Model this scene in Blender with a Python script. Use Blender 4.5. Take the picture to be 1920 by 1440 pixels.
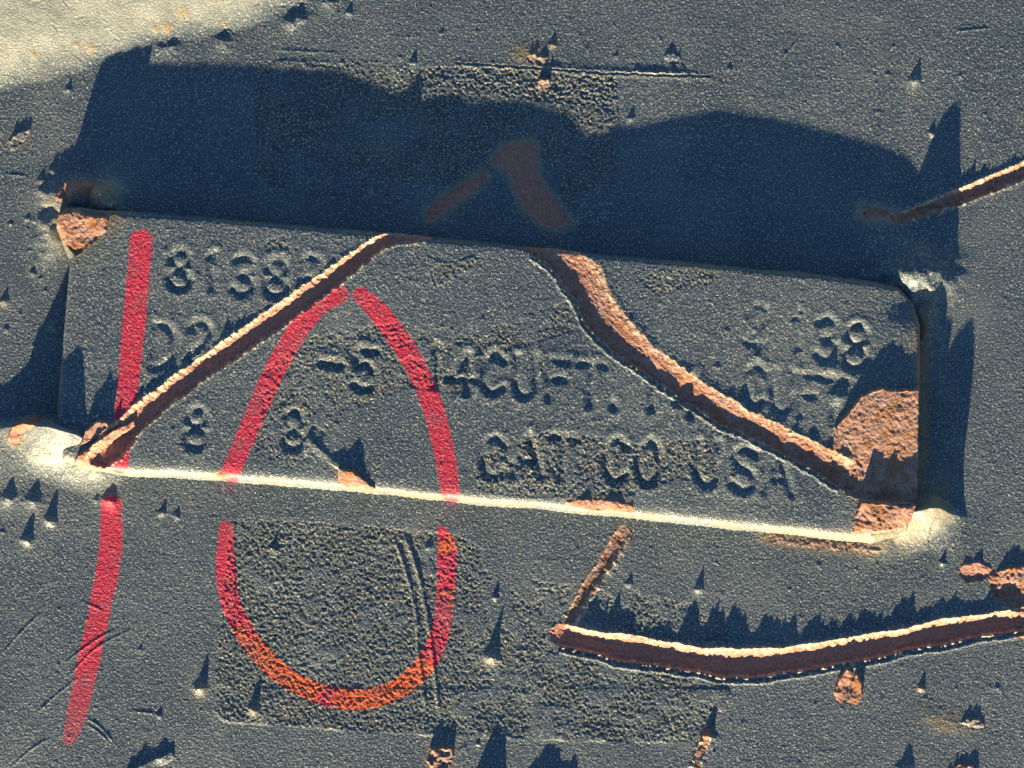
import bpy, math, random
import numpy as np

# ------------------------------------------------------------------ scene, camera, light
S = 1e-4                      # one drawing unit ("u", "v", height) is 0.1 mm
DCAM = 4000.0                 # camera 0.4 m above the panel
SUN_EL = math.radians(7.6)
TANE = math.tan(SUN_EL)
SUN_DX = 0.235                # light runs up the panel, slightly to the right
scene = bpy.context.scene
for o in list(bpy.data.objects):
    bpy.data.objects.remove(o)
cam_d = bpy.data.cameras.new('camera')
cam_d.sensor_width = 36.0
cam_d.lens = 36.0 * DCAM / 1920.0
cam_d.clip_start = 0.005
cam_d.clip_end = 50.0
cam = bpy.data.objects.new('camera', cam_d)
scene.collection.objects.link(cam)
cam.location = (0, 0, DCAM * S)
scene.camera = cam

world = bpy.data.worlds.new('World')
scene.world = world
world.use_nodes = True
wn = world.node_tree.nodes
sky = wn.new('ShaderNodeTexSky')
sky.sky_type = 'NISHITA'
sky.sun_disc = False
sky.sun_elevation = SUN_EL
sky.sun_rotation = math.atan2(-SUN_DX, -1.0)
sky.air_density = 1.0
sky.dust_density = 0.3
sky.ozone_density = 3.3
world.node_tree.links.new(sky.outputs[0], wn['Background'].inputs[0])
wn['Background'].inputs[1].default_value = 0.057

sun_d = bpy.data.lights.new('sun', 'SUN')
sun_d.energy = 5.0
sun_d.angle = math.radians(0.5)
sun_d.color = (1.0, 0.82, 0.50)
sun = bpy.data.objects.new('sun', sun_d)
scene.collection.objects.link(sun)
from mathutils import Vector
ldir = Vector((SUN_DX, 1.0, -math.hypot(SUN_DX, 1.0) * TANE)).normalized()
sun.rotation_euler = ldir.to_track_quat('-Z', 'Y').to_euler()
sun.location = (-0.1, -0.4, 0.3)

vs = scene.view_settings
vs.view_transform = 'Standard'
vs.look = 'None'
vs.gamma = 1.0
vs.use_curve_mapping = False
vs.exposure = 2.07

# ------------------------------------------------------------------ noise
def _hash(ix, iy, seed):
    n = (ix.astype(np.int64) * 374761393 + iy.astype(np.int64) * 668265263 + seed * 974634777) & 0xFFFFFFFF
    n = ((n ^ (n >> 13)) * 1274126177) & 0xFFFFFFFF
    n = (n ^ (n >> 16)) & 0xFFFFFFFF
    return n.astype(np.float64) / 4294967295.0

def noise(U, V, wl, seed=0):
    """gradient noise, about -0.7..0.7"""
    x = U / wl; y = V / wl
    ix = np.floor(x); iy = np.floor(y)
    fx = x - ix; fy = y - iy
    sx = fx * fx * fx * (fx * (fx * 6 - 15) + 10)
    sy = fy * fy * fy * (fy * (fy * 6 - 15) + 10)
    def g(dx, dy):
        a = _hash(ix + dx, iy + dy, seed) * 2 * math.pi
        return np.cos(a) * (fx - dx) + np.sin(a) * (fy - dy)
    a = g(0, 0); b = g(1, 0); c = g(0, 1); d = g(1, 1)
    return (a + (b - a) * sx) * (1 - sy) + (c + (d - c) * sx) * sy

def noise1(s, wl, seed=0):
    x = s / wl; i = np.floor(x); f = x - i
    f = f * f * (3 - 2 * f)
    z = np.zeros_like(i)
    return _hash(i, z, seed) * (1 - f) + _hash(i + 1, z, seed) * f

def sstep(a, b, x):
    t = np.clip((x - a) / (b - a), 0, 1)
    return t * t * (3 - 2 * t)

def catmull(pts, step=12.0, extra=None):
    """smooth polyline; extra = a value per control point, interpolated too"""
    P = np.array(pts, float)
    E = np.zeros(len(P)) if extra is None else np.array(extra, float)
    Q = np.column_stack([P, E])
    Q = np.vstack([2 * Q[0] - Q[1], Q, 2 * Q[-1] - Q[-2]])
    out = []
    for i in range(1, len(Q) - 2):
        n = max(2, int(np.hypot(*(Q[i + 1] - Q[i])[:2]) / step))
        for k in range(n):
            t = k / n
            out.append(0.5 * ((2 * Q[i]) + (-Q[i - 1] + Q[i + 1]) * t + (2 * Q[i - 1] - 5 * Q[i] + 4 * Q[i + 1] - Q[i + 2]) * t * t
                              + (-Q[i - 1] + 3 * Q[i] - 3 * Q[i + 1] + Q[i + 2]) * t ** 3))
    out.append(Q[-2])
    out = np.array(out)
    return out[:, :2], out[:, 2]

def polydist(U, V, pts):
    """unsigned distance, side sign (+ = left of travel as seen with v down -> up side for a line running right), arc length"""
    P = np.asarray(pts, float)
    best = np.full(U.shape, 1e9); side = np.zeros(U.shape); arc = np.zeros(U.shape)
    s0 = 0.0
    for (x0, y0), (x1, y1) in zip(P[:-1], P[1:]):
        dx, dy = x1 - x0, y1 - y0
        L = math.hypot(dx, dy)
        if L < 1e-6:
            continue
        t = np.clip(((U - x0) * dx + (V - y0) * dy) / (L * L), 0, 1)
        ex = U - (x0 + t * dx); ey = V - (y0 + t * dy)
        d = np.hypot(ex, ey)
        m = d < best
        best[m] = d[m]
        side[m] = np.sign(ex * dy - ey * dx)[m]
        arc[m] = (s0 + t * L)[m]
        s0 += L
    return best, side, arc, s0

def inside(U, V, poly):
    r = np.zeros(U.shape, bool)
    n = len(poly)
    for i in range(n):
        x0, y0 = poly[i]; x1, y1 = poly[(i + 1) % n]
        if y0 == y1:
            continue
        c = ((y0 > V) != (y1 > V)) & (U < (x1 - x0) * (V - y0) / (y1 - y0) + x0)
        r ^= c
    return r

def signed(U, V, poly):
    d = polydist(U, V, list(poly) + [poly[0]])[0]
    return np.where(inside(U, V, poly), d, -d)

# ------------------------------------------------------------------ a relief sheet whose faces are dealt out to parts
MASKS = ('rust', 'marker', 'orange', 'stain', 'residue', 'chalk_and_sunlit', 'brown', 'primer')
class Sheet:
    def __init__(self, us, vs_, seed):
        self.us = us; self.vs = vs_
        self.U, self.V = np.meshgrid(us, vs_)
        self.H = np.zeros(self.U.shape)
        self.m = {k: np.zeros(self.U.shape) for k in MASKS}
        self.ID = np.zeros(self.U.shape, np.int32)
        self.parts = []                     # (name, label)
        self.J1 = noise(self.U, self.V, 11, seed + 1) + 0.6 * noise(self.U, self.V, 5, seed + 2)
        self.J2 = noise(self.U, self.V, 11, seed + 3) + 0.6 * noise(self.U, self.V, 5, seed + 4)
    def win(self, pts, pad):
        P = np.asarray(pts, float)
        i0, i1 = np.searchsorted(self.us, [P[:, 0].min() - pad, P[:, 0].max() + pad])
        j0, j1 = np.searchsorted(self.vs, [P[:, 1].min() - pad, P[:, 1].max() + pad])
        return (slice(j0, j1), slice(i0, i1))
    def part(self, name, w, mask, label=None):
        if not mask.any():
            return
        self.parts.append((name, label))
        sub = self.ID[w]; sub[mask] = len(self.parts); self.ID[w] = sub
    def add(self, key, w, val):
        self.m[key][w] = np.clip(np.maximum(self.m[key][w], val), 0, 1)

    # --- small raised nib of paint
    def nib(self, u, v, L, r, part=True, stain=0.0, skew=0.0, name='paint_nib', halo=0.0):
        w = self.win([(u, v)], r * 4 + 6)
        U = self.U[w] - u + 0.12 * r * self.J1[w] * 2; V = self.V[w] - v + 0.12 * r * self.J2[w] * 2
        h = L * TANE * 1.12
        d = np.hypot(U + skew * V, np.where(V < 0, V * 1.5, V * 0.95)) / r
        pw = 1.25 + 0.9 * ((u * 0.37 + v * 0.73) % 1.0)
        self.H[w] += h * np.exp(-(np.maximum(d, 0) ** pw) * 1.7)
        if stain:
            self.add('stain', w, stain * np.exp(-(np.hypot(U, V) / (r * 1.5)) ** 2))
        if part and r >= 5:
            self.part(name, w, d < 1.25)
        if halo:
            wh = self.win([(u, v)], r * 8)
            self.add('chalk_and_sunlit', wh, halo * np.exp(-(np.hypot(self.U[wh] - u, self.V[wh] - v) / (r * 3)) ** 2))
    # --- tear in the paint with rust at the bottom and a curled upper lip
    def crack(self, pts, widths, depth, lip, name='rust_crack', label=None, floor=0.15, jag=1.0, jagwl=14, seed=0, decay=7.0, rim=1.2,
              ragged=1.6, stain=0.25, rust=1.0, lipfn=None, brown=0.0, primer=0.85, crumb=0.0):
        P, W = catmull(pts, 10, widths)
        w = self.win(P, max(widths) + 40)
        U = self.U[w] + ragged * self.J1[w]; V = self.V[w] + ragged * self.J2[w]
        d, sd, arc, tot = polydist(U, V, P)
        al = np.concatenate([[0], np.cumsum(np.hypot(*np.diff(P, axis=0).T))])
        hw = np.interp(arc, al, W) * (0.88 + 0.26 * noise1(arc, 38, seed + 17))
        x = d * sd / np.maximum(hw, 0.5)
        # beyond the ends the side is unreliable: use distance only
        endf = np.minimum(arc, tot - arc)
        tip = (endf <= 0.01) & (d > hw)
        n1 = noise1(arc, jagwl, seed); n2 = noise1(arc, jagwl * 0.37, seed + 5); n3 = noise1(arc, jagwl * 5, seed + 9)
        teeth = (0.75 + 0.35 * n3) * (1 - jag + jag * (0.45 + 1.1 * n1 ** 2 + 0.55 * n2 ** 3))
        lp = lip * teeth
        if lipfn is not None:
            lp = lp * np.interp(arc / tot, *lipfn)
        dd = np.zeros_like(x)
        lo = (x >= -1) & (x < floor)
        dd[lo] = -depth * sstep(0, 3.0, ((x + 1) * hw))[lo]
        up = (x >= floor) & (x <= 1)
        t = np.clip((x - floor) / (1 - floor), 0, 1)
        prof = -depth + (depth + lp) * (0.35 * t + 0.65 * t * t)
        dd[up] = np.where((x + 1) * hw > 3, prof, -depth)[up]
        out = (x > 1)
        dd[out] = (lp * np.exp(-((x - 1) * hw / decay) ** 1.3))[out]
        lw = (x < -1)
        dd[lw] = (rim * np.exp(-(((-x - 1) * hw) / 4.0) ** 2))[lw]
        dd[tip] = 0
        fade = sstep(0, 10, endf)
        grain = 0.55 * noise(self.U[w], self.V[w], 6, 71 + seed) + 0.6 * noise(self.U[w], self.V[w], 13, 72 + seed) + 0.9 * noise(arc * 0.25, d * sd, 6, 73 + seed)
        band = (np.abs(x) <= 1.02) & ~tip & (d < hw + 2)
        self.H[w] += dd * (0.25 + 0.75 * fade) + np.where(band, grain, 0)
        self.add('rust', w, np.where(band, rust, 0.0))
        pn = noise(self.U[w], self.V[w], 9, 75 + seed) + 0.6 * noise(self.U[w], self.V[w], 5, 76 + seed)
        pr = sstep(0.70, 1.0, x + 0.75 * pn) * (1 - sstep(0.0, 3.0, (x - 1) * hw + 2.5 * pn)) * primer
        lowp = np.exp(-((x + 1) * hw / 4.0) ** 2) * sstep(0.12, 0.3, pn) * primer
        ok = (~tip) & (endf > 2)
        self.add('primer', w, np.where(ok, np.maximum(pr, lowp), 0))
        if crumb:
            cb = ok & (x < -1) & ((-x - 1) * hw < crumb)
            cd = (-x - 1) * hw
            self.H[w] += np.where(cb, -1.6 + 3.2 * np.clip(pn, 0, 1), 0) + np.where(ok & (x < -1), 1.9 * np.exp(-((cd - crumb - 2) / 2.4) ** 2), 0)
            self.add('primer', w, np.where(cb, 0.6 * sstep(0.2, 0.4, pn), 0))
        self.H[w] += np.where(ok, (1.4 * lowp + 0.8 * pr * pn) * lip / 5.0, 0)
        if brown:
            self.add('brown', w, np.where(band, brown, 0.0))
        if stain:
            self.add('stain', w, stain * np.exp(-(np.maximum(d - hw, 0) / 6.0) ** 2) * (0.4 + 1.2 * np.clip(noise(U, V, 20, 5), 0, 1)))
        self.part(name, w, band & (d < hw), label)
    # --- flat patch of rust or a lifted scale; heights per outline point
    def slab(self, poly, hs, rust=1.0, name='rust_scale', label=None, ragged=2.0, grain=1.2, part=True, stain=0.2, brown=0.0, edge=0.0, power=2.0, primer=0.0, halo=0.0):
        w = self.win(poly, 40)
        U = self.U[w] + ragged * self.J1[w]; V = self.V[w] + ragged * self.J2[w]
        sd = signed(U, V, poly)
        num = 0; den = 0
        for (x, y), h in zip(poly, hs):
            k = 1.0 / (np.hypot(self.U[w] - x, self.V[w] - y) + 4) ** power
            num = num + k * h; den = den + k
        hh = num / den
        m = sd > 0
        g = grain * (noise(self.U[w], self.V[w], 7, 31) + 1.1 * noise(self.U[w], self.V[w], 15, 32))
        self.H[w] += np.where(m, hh * sstep(0, 2.5, sd) + g + edge * np.exp(-(sd / 4.0) ** 2), 0)
        self.add('rust', w, np.where(m, rust, 0.0))
        if halo:
            self.add('chalk_and_sunlit', w, np.where(m, 0, halo * np.exp(-(sd / 10.0) ** 2)))
        if primer:
            self.add('primer', w, np.where(m, primer, 0.0))
        if brown:
            self.add('brown', w, np.where(m, brown, 0.0))
        if stain:
            self.add('stain', w, np.where(m, 0, stain * np.exp(-(sd / 9.0) ** 2)))
        if part:
            self.part(name, w, m, label)
    # --- smooth mound: height samples blended with gaussian weights
    def mound(self, u, v, ru, rv, h, ang=0.0, p=1.0):
        w = self.win([(u - ru * 3, v - rv * 3), (u + ru * 3, v + rv * 3)], 4)
        U = self.U[w] - u; V = self.V[w] - v
        c, s = math.cos(ang), math.sin(ang)
        X = (U * c + V * s) / ru; Y = (-U * s + V * c) / rv
        self.H[w] += h * np.exp(-(X * X + Y * Y) ** p)
        return w, np.hypot(X, Y)
    def stroke(self, pts, hws, orange=None, label=None, seed=0, fade=0.0):
        P, W = catmull(pts, 10, hws)
        w = self.win(P, max(hws) + 12)
        U = self.U[w] + 1.3 * self.J1[w]; V = self.V[w] + 1.3 * self.J2[w]
        d, sd, arc, tot = polydist(U, V, P)
        al = np.concatenate([[0], np.cumsum(np.hypot(*np.diff(P, axis=0).T))])
        hw = np.interp(arc, al, W) * (0.95 + 0.1 * noise1(arc, 60, 7 + seed))
        e = hw - d
        cov = sstep(-1.2, 1.5, e)
        cov *= 0.96 - 0.35 * np.clip(noise(self.U[w], self.V[w], 45, 81 + seed) * 1.8, 0, 1) - 0.45 * np.clip(noise(self.U[w], self.V[w], 9, 85 + seed) + 0.3 * noise(self.U[w], self.V[w], 5, 86 + seed) - 0.15, 0, 1)
        cov *= 1 - 0.35 * self.m['residue'][w] * sstep(0.0, 0.3, noise(self.U[w], self.V[w], 7, 87))
        if fade:
            cov *= 1 - fade * sstep(0.72, 1.0, arc / tot)
        free = 1 - self.m['rust'][w] * 0.9
        self.add('marker', w, cov * free)
        if orange is not None:
            o = np.interp(arc / tot, *orange)
            o = sstep(0.35, 0.65, o + 0.55 * noise(self.U[w], self.V[w], 26, 91) + 0.25 * noise(self.U[w], self.V[w], 9, 92))
            self.add('orange', w, o * (e > -2))
        self.part('marker_stroke', w, (e > 0) & (self.m['rust'][w] < 0.5), label)
    def scratch(self, pts, hw=2.2, depth=0.7, rim=0.7, part=True):
        P, _ = catmull(pts, 12)
        w = self.win(P, 16)
        d, sd, arc, tot = polydist(self.U[w] + 0.4 * self.J1[w], self.V[w] + 0.4 * self.J2[w], P)
        f = sstep(0, 25, np.minimum(arc, tot - arc)) * (0.6 + 0.5 * noise1(arc, 30, 3))
        self.H[w] += f * (-depth * np.exp(-(d / hw) ** 2) + rim * np.where(sd < 0, 1.0, 0.15) * np.exp(-((d - 2.0 * hw) / hw) ** 2))
        if part:
            self.part('scratch', w, d < hw * 1.6)
    def residue(self, poly, amount, seed, label, thr=None, feather=30, amp=1.5, edge=1.2, edgef=lambda u, v: 1.0, name='label_residue'):
        w = self.win(poly, 40)
        U = self.U[w] + 3 * self.J1[w]; V = self.V[w] + 3 * self.J2[w]
        sd = signed(U, V, poly)
        n = noise(U, V, 70, seed) + 0.6 * noise(U, V, 28, seed + 1) + 0.35 * noise(U, V, 12, seed + 2)
        a = amount if not callable(amount) else amount(self.U[w], self.V[w])
        m = sstep(-0.22, 0.30, n + a) * sstep(0, 6, sd)
        peb = (0.8 * noise(self.U[w], self.V[w], 8, seed + 3) + 1.1 * noise(self.U[w], self.V[w], 5.2, seed + 4)
               + 0.35 * noise(self.U[w], self.V[w], 14, seed + 5))
        step = sstep(-0.03, 0.03, n + a + 0.12 * self.J1[w]) * sstep(0, 4, sd)
        self.H[w] += m * peb * 0.85 * amp - 0.5 * step
        if edge:
            self.H[w] += edge * edgef(self.U[w], self.V[w]) * sstep(0, 3.5, sd) * np.exp(-np.maximum(sd, 0) / 70.0) * np.clip(0.6 + 1.5 * noise(U, V, 60, seed + 6), 0, 1)
        self.add('residue', w, m)
        self.part(name, w, (sd > 0) & (m > 0.45), label)
        return w, sd

    # --- deal the faces out into mesh objects
    def build(self, rootname, keep, pos, mat, parent=None):
        ny, nx = self.U.shape
        X, Y, Z = pos
        P = np.stack([X, Y, Z], -1)
        du = np.empty_like(P); dv = np.empty_like(P)
        du[:, 1:-1] = P[:, 2:] - P[:, :-2]; du[:, 0] = P[:, 1] - P[:, 0]; du[:, -1] = P[:, -1] - P[:, -2]
        dv[1:-1] = P[2:] - P[:-2]; dv[0] = P[1] - P[0]; dv[-1] = P[-1] - P[-2]
        N = np.cross(dv, du)
        N /= np.linalg.norm(N, axis=-1, keepdims=True) + 1e-30
        if N[ny // 2, nx // 2, 2] < 0:
            N = -N
        idx = np.arange(ny * nx).reshape(ny, nx)
        quads = np.stack([idx[:-1, :-1], idx[1:, :-1], idx[1:, 1:], idx[:-1, 1:]], -1).reshape(-1, 4)
        fk = (keep[:-1, :-1] & keep[1:, :-1] & keep[1:, 1:] & keep[:-1, 1:]).reshape(-1)
        fid = self.ID[:-1, :-1].reshape(-1)
        Pf = P.reshape(-1, 3); Nf = N.reshape(-1, 3)
        ca = np.stack([self.m[k].reshape(-1) for k in MASKS[:4]], -1).astype(np.float32)
        cb = np.stack([self.m[k].reshape(-1) for k in MASKS[4:]], -1).astype(np.float32)
        order = np.argsort(np.where(fk, fid, -1), kind='stable')
        sid = np.where(fk, fid, -1)[order]
        root = None
        for pid in range(0, len(self.parts) + 1):
            a, b = np.searchsorted(sid, [pid, pid + 1])
            if b - a < 6:
                continue
            q = quads[order[a:b]]
            used, inv = np.unique(q, return_inverse=True)
            name, label = (rootname, None) if pid == 0 else self.parts[pid - 1]
            me = bpy.data.meshes.new(name)
            nf = b - a
            me.vertices.add(len(used)); me.loops.add(nf * 4); me.polygons.add(nf)
            me.vertices.foreach_set('co', Pf[used].astype(np.float32).ravel())
            me.loops.foreach_set('vertex_index', inv.astype(np.int32).ravel())
            me.polygons.foreach_set('loop_start', np.arange(0, nf * 4, 4, dtype=np.int32))
            me.polygons.foreach_set('use_smooth', np.ones(nf, bool))
            me.update(calc_edges=True)
            for an, arr in (('ma', ca), ('mb', cb)):
                at = me.attributes.new(an, 'FLOAT_COLOR', 'POINT')
                at.data.foreach_set('color', arr[used].ravel())
            me.normals_split_custom_set_from_vertices(Nf[used].astype(np.float32))
            me.materials.append(mat)
            ob = bpy.data.objects.new(name, me)
            scene.collection.objects.link(ob)
            if pid == 0:
                root = ob
            else:
                ob.parent = root
                if label:
                    ob['label'] = label
        return root

# ------------------------------------------------------------------ material
def weathered_paint():
    mt = bpy.data.materials.new('weathered_grey_paint')
    mt.use_nodes = True
    nt = mt.node_tree; N = nt.nodes; L = nt.links
    N.clear()
    out = N.new('ShaderNodeOutputMaterial'); bs = N.new('ShaderNodeBsdfPrincipled')
    L.new(bs.outputs[0], out.inputs[0])
    tc = N.new('ShaderNodeTexCoord')
    mp = N.new('ShaderNodeMapping'); mp.inputs['Scale'].default_value = (1000, 1000, 1000)   # millimetres
    L.new(tc.outputs['Object'], mp.inputs[0])
    def nz(scale, detail=3, rough=0.6, lac=2.0):
        n = N.new('ShaderNodeTexNoise'); n.inputs['Scale'].default_value = scale
        n.inputs['Detail'].default_value = detail; n.inputs['Roughness'].default_value = rough
        L.new(mp.outputs[0], n.inputs['Vector']); return n.outputs['Fac']
    def ramp(f, a, b, lo=0.0, hi=1.0):
        r = N.new('ShaderNodeMapRange'); r.interpolation_type = 'SMOOTHSTEP'
        r.inputs[1].default_value = a; r.inputs[2].default_value = b; r.inputs[3].default_value = lo; r.inputs[4].default_value = hi
        L.new(f, r.inputs[0]); return r.outputs[0]
    def val(v):
        n = N.new('ShaderNodeValue'); n.outputs[0].default_value = v; return n.outputs[0]
    def mth(op, a, b):
        n = N.new('ShaderNodeMath'); n.operation = op
        for i, x in enumerate((a, b)):
            if isinstance(x, (int, float)): n.inputs[i].default_value = x
            else: L.new(x, n.inputs[i])
        return n.outputs[0]
    def col(c):
        n = N.new('ShaderNodeRGB'); n.outputs[0].default_value = (*c, 1); return n.outputs[0]
    def mix(f, a, b):
        n = N.new('ShaderNodeMix'); n.data_type = 'RGBA'
        if isinstance(f, (int, float)): n.inputs[0].default_value = f
        else: L.new(f, n.inputs[0])
        for i, x in ((6, a), (7, b)):
            if isinstance(x, tuple): n.inputs[i].default_value = (*x, 1)
            else: L.new(x, n.inputs[i])
        return n.outputs[2]
    def attr(nm):
        a = N.new('ShaderNodeAttribute'); a.attribute_name = nm
        s = N.new('ShaderNodeSeparateColor'); L.new(a.outputs['Color'], s.inputs[0])
        return s.outputs[0], s.outputs[1], s.outputs[2], a.outputs['Alpha']
    rust, marker, orange, stain = attr('ma')
    residue, chalk_and_sunlit, brown, primer = attr('mb')
    big = nz(0.06, 4); med = nz(0.5, 4); fine = nz(2.2, 3); grit = nz(4.5, 2, 0.5)
    # paint
    c = mix(ramp(big, 0.35, 0.65), (0.056, 0.081, 0.104), (0.078, 0.104, 0.124))
    c = mix(ramp(med, 0.3, 0.7, 0, 0.35), c, (0.045, 0.068, 0.098))
    spk = nz(2.7, 2, 0.5); fib = nz(0.9, 5, 0.7)
    c = mix(ramp(spk, 0.55, 0.67, 0, 0.72), c, (0.36, 0.355, 0.32))        # dust grains
    fl = ramp(mth('ABSOLUTE', mth('SUBTRACT', fib, 0.5), 0.0), 0.0, 0.012, 0.30, 0.0)
    c = mix(mth('MULTIPLY', fl, ramp(big, 0.4, 0.6, 0.3, 1.0)), c, (0.26, 0.26, 0.24))   # fine dust threads
    c = mix(ramp(nz(3.0, 1, 0.5), 0.65, 0.72, 0, 0.9), c, (0.58, 0.55, 0.46))   # bright flecks
    # glue residue: dark film with pale grains
    r = mix(ramp(fine, 0.35, 0.6), (0.030, 0.037, 0.043), (0.075, 0.088, 0.096))
    r = mix(ramp(spk, 0.53, 0.66, 0, 0.9), r, (0.50, 0.46, 0.34))
    c = mix(mth('MULTIPLY', residue, ramp(nz(0.22, 4), 0.35, 0.62, 0.25, 0.85)), c, r)
    c = mix(mth('MULTIPLY', chalk_and_sunlit, ramp(med, 0.3, 0.7, 0.55, 1.0)), c, (0.30, 0.30, 0.26))  # pale bloom and halos; also paints extra sunlight onto the bead and welds
    # rust stain
    c = mix(mth('MULTIPLY', stain, ramp(med, 0.3, 0.65, 0.45, 1.0)), c, mix(ramp(fine, 0.3, 0.7), (0.24, 0.135, 0.035), (0.36, 0.27, 0.13)))
    # marker ink
    ink = mix(orange, (0.60, 0.022, 0.060), (0.62, 0.085, 0.018))
    ink = mix(ramp(med, 0.35, 0.7, 0, 0.5), ink, mix(orange, (0.40, 0.016, 0.055), (0.42, 0.035, 0.020)))
    ink = mix(ramp(spk, 0.55, 0.70, 0, 0.6), ink, mix(orange, (0.80, 0.22, 0.22), (0.80, 0.36, 0.12)))
    cov = mth('MULTIPLY', marker, ramp(fine, 0.22, 0.42, 0.55, 1.0))
    c = mix(cov, c, ink)
    # rust
    ru = mix(ramp(med, 0.3, 0.7), (0.24, 0.105, 0.078), (0.37, 0.20, 0.155))
    ru = mix(ramp(fine, 0.45, 0.75, 0, 0.75), ru, (0.42, 0.27, 0.20))
    ru = mix(ramp(nz(0.35, 5, 0.65), 0.48, 0.62, 0, 0.85), ru, (0.27, 0.105, 0.035))
    ru = mix(ramp(nz(0.5, 5, 0.65), 0.55, 0.66, 0, 0.7), ru, (0.34, 0.25, 0.22))
    ru = mix(ramp(nz(1.2, 4), 0.58, 0.68, 0, 0.85), ru, (0.10, 0.040, 0.022))
    ru = mix(ramp(grit, 0.62, 0.72, 0, 0.6), ru, (0.08, 0.035, 0.022))
    ru = mix(brown, ru, mix(ramp(fine, 0.3, 0.7), (0.34, 0.135, 0.098), (0.47, 0.225, 0.165)))  # redder, lighter rust for shaded floors and patches, offsetting the shade by colour
    c = mix(rust, c, ru)
    c = mix(primer, c, mix(ramp(fine, 0.3, 0.7), (0.50, 0.38, 0.24), (0.62, 0.52, 0.38)))
    L.new(c, bs.inputs['Base Color'])
    rg = N.new('ShaderNodeMapRange'); L.new(mth('MAXIMUM', rust, residue), rg.inputs[0])
    rg.inputs[3].default_value = 0.50; rg.inputs[4].default_value = 0.85
    L.new(rg.outputs[0], bs.inputs['Roughness'])
    bs.inputs['Specular IOR Level'].default_value = 0.5
    # fine relief
    hsum = mth('ADD', mth('MULTIPLY', spk, 0.7), mth('MULTIPLY', grit, 0.3))
    bp = N.new('ShaderNodeBump'); bp.inputs['Strength'].default_value = 0.9
    bp.inputs['Distance'].default_value = 0.00019
    L.new(hsum, bp.inputs['Height']); L.new(bp.outputs[0], bs.inputs['Normal'])
    return mt
MAT = weathered_paint()

# ------------------------------------------------------------------ grids
PITCH = 1.75
def axis(a, b, far):
    core = np.arange(a, b + PITCH, PITCH)
    lo = []; hi = []; st = PITCH; x = a
    while x > a - far:
        st = min(st * 1.12, 60); x -= st; lo.append(x)
    st = PITCH; x = core[-1]
    while x < core[-1] + far:
        st = min(st * 1.12, 60); x += st; hi.append(x)
    return np.array(lo[::-1] + list(core) + hi)

# ================================================================== the panel
pan = Sheet(axis(-40, 1960, 1700), axis(-40, 1480, 1500), 100)
U, V = pan.U, pan.V
pan.H += 1.6 * noise(U, V, 420, 1) + 0.55 * noise(U, V, 130, 2) + 0.22 * noise(U, V, 42, 3)
grain_ = 0.22 * noise(U, V, 15, 4) + 0.30 * noise(U, V, 8, 5) + 0.46 * noise(U, V, 4.6, 7) + 0.35 * np.clip(noise(U, V, 6, 17) - 0.25, 0, 1)
nr = np.clip(noise(U, V, 20, 6) - 0.28, 0, 1)
grain_ += 1.3 * nr

# the rounded bead that climbs away in the upper left
line = [(-900, 400), (-300, 245), (0, 175), (180, 128), (300, 88), (440, 62), (530, 30), (610, -14), (760, -130), (1100, -500)]
Pl, _ = catmull(line, 30)
dist, sd_, _, _ = polydist(U, V, Pl)
t = dist * sd_ + 7 * noise(U, V, 60, 8)
ramp_h = np.where(t > 0, 0.40 * t ** 1.0 - 0.40 * 16 * (1 - np.exp(-np.maximum(t, 0) / 16)), 0)
ramp_h = np.where(t > 0, 130 * (1 - np.exp(-ramp_h / 130)), 0)
wav = 4.5 * noise(U, V, 190, 9) + 2.5 * noise(U, V, 80, 10)
pan.H += ramp_h + sstep(0, 90, t) * wav + grain_ * (1 - 0.55 * sstep(10, 60, t))
seam = t > 6
allw = (slice(None), slice(None))
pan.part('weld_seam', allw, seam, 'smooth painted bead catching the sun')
pan.m['chalk_and_sunlit'] = np.maximum(pan.m['chalk_and_sunlit'], 0.75 * sstep(0, 60, t))  # bead coloured paler to add to its sunlit brightness
for (u, v, r) in ((345, 28, 11), (290, 55, 7), (314, 54, 9), (172, 91, 8), (66, 105, 7), (146, 86, 5), (420, 43, 6)):
    w, dd = pan.mound(u, v, r, r, 1.0)
    pan.add('stain', w, 0.85 * np.exp(-dd ** 2))
# fine hair cracks on the bead
rs = random.Random(4)
for k in range(26):
    u = rs.uniform(0, 560); v = rs.uniform(-20, 150 - u * 0.22)
    a = rs.uniform(0, 6.28); pts = [(u, v)]
    for j in range(3):
        a += rs.uniform(-0.9, 0.9); u += 14 * math.cos(a); v += 12 * math.sin(a); pts.append((u, v))
    pan.scratch(pts, 1.8, 0.8, 0.5, part=False)
# lifted paint lips along its foot
for u, v, L, r in ((300, 92, 20, 22), (322, 88, 26, 16), (417, 78, 30, 20), (545, 44, 32, 16), (560, 34, 36, 16), (618, 4, 26, 18)):
    pan.nib(u, v, L, r, name='paint_blister')

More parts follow.
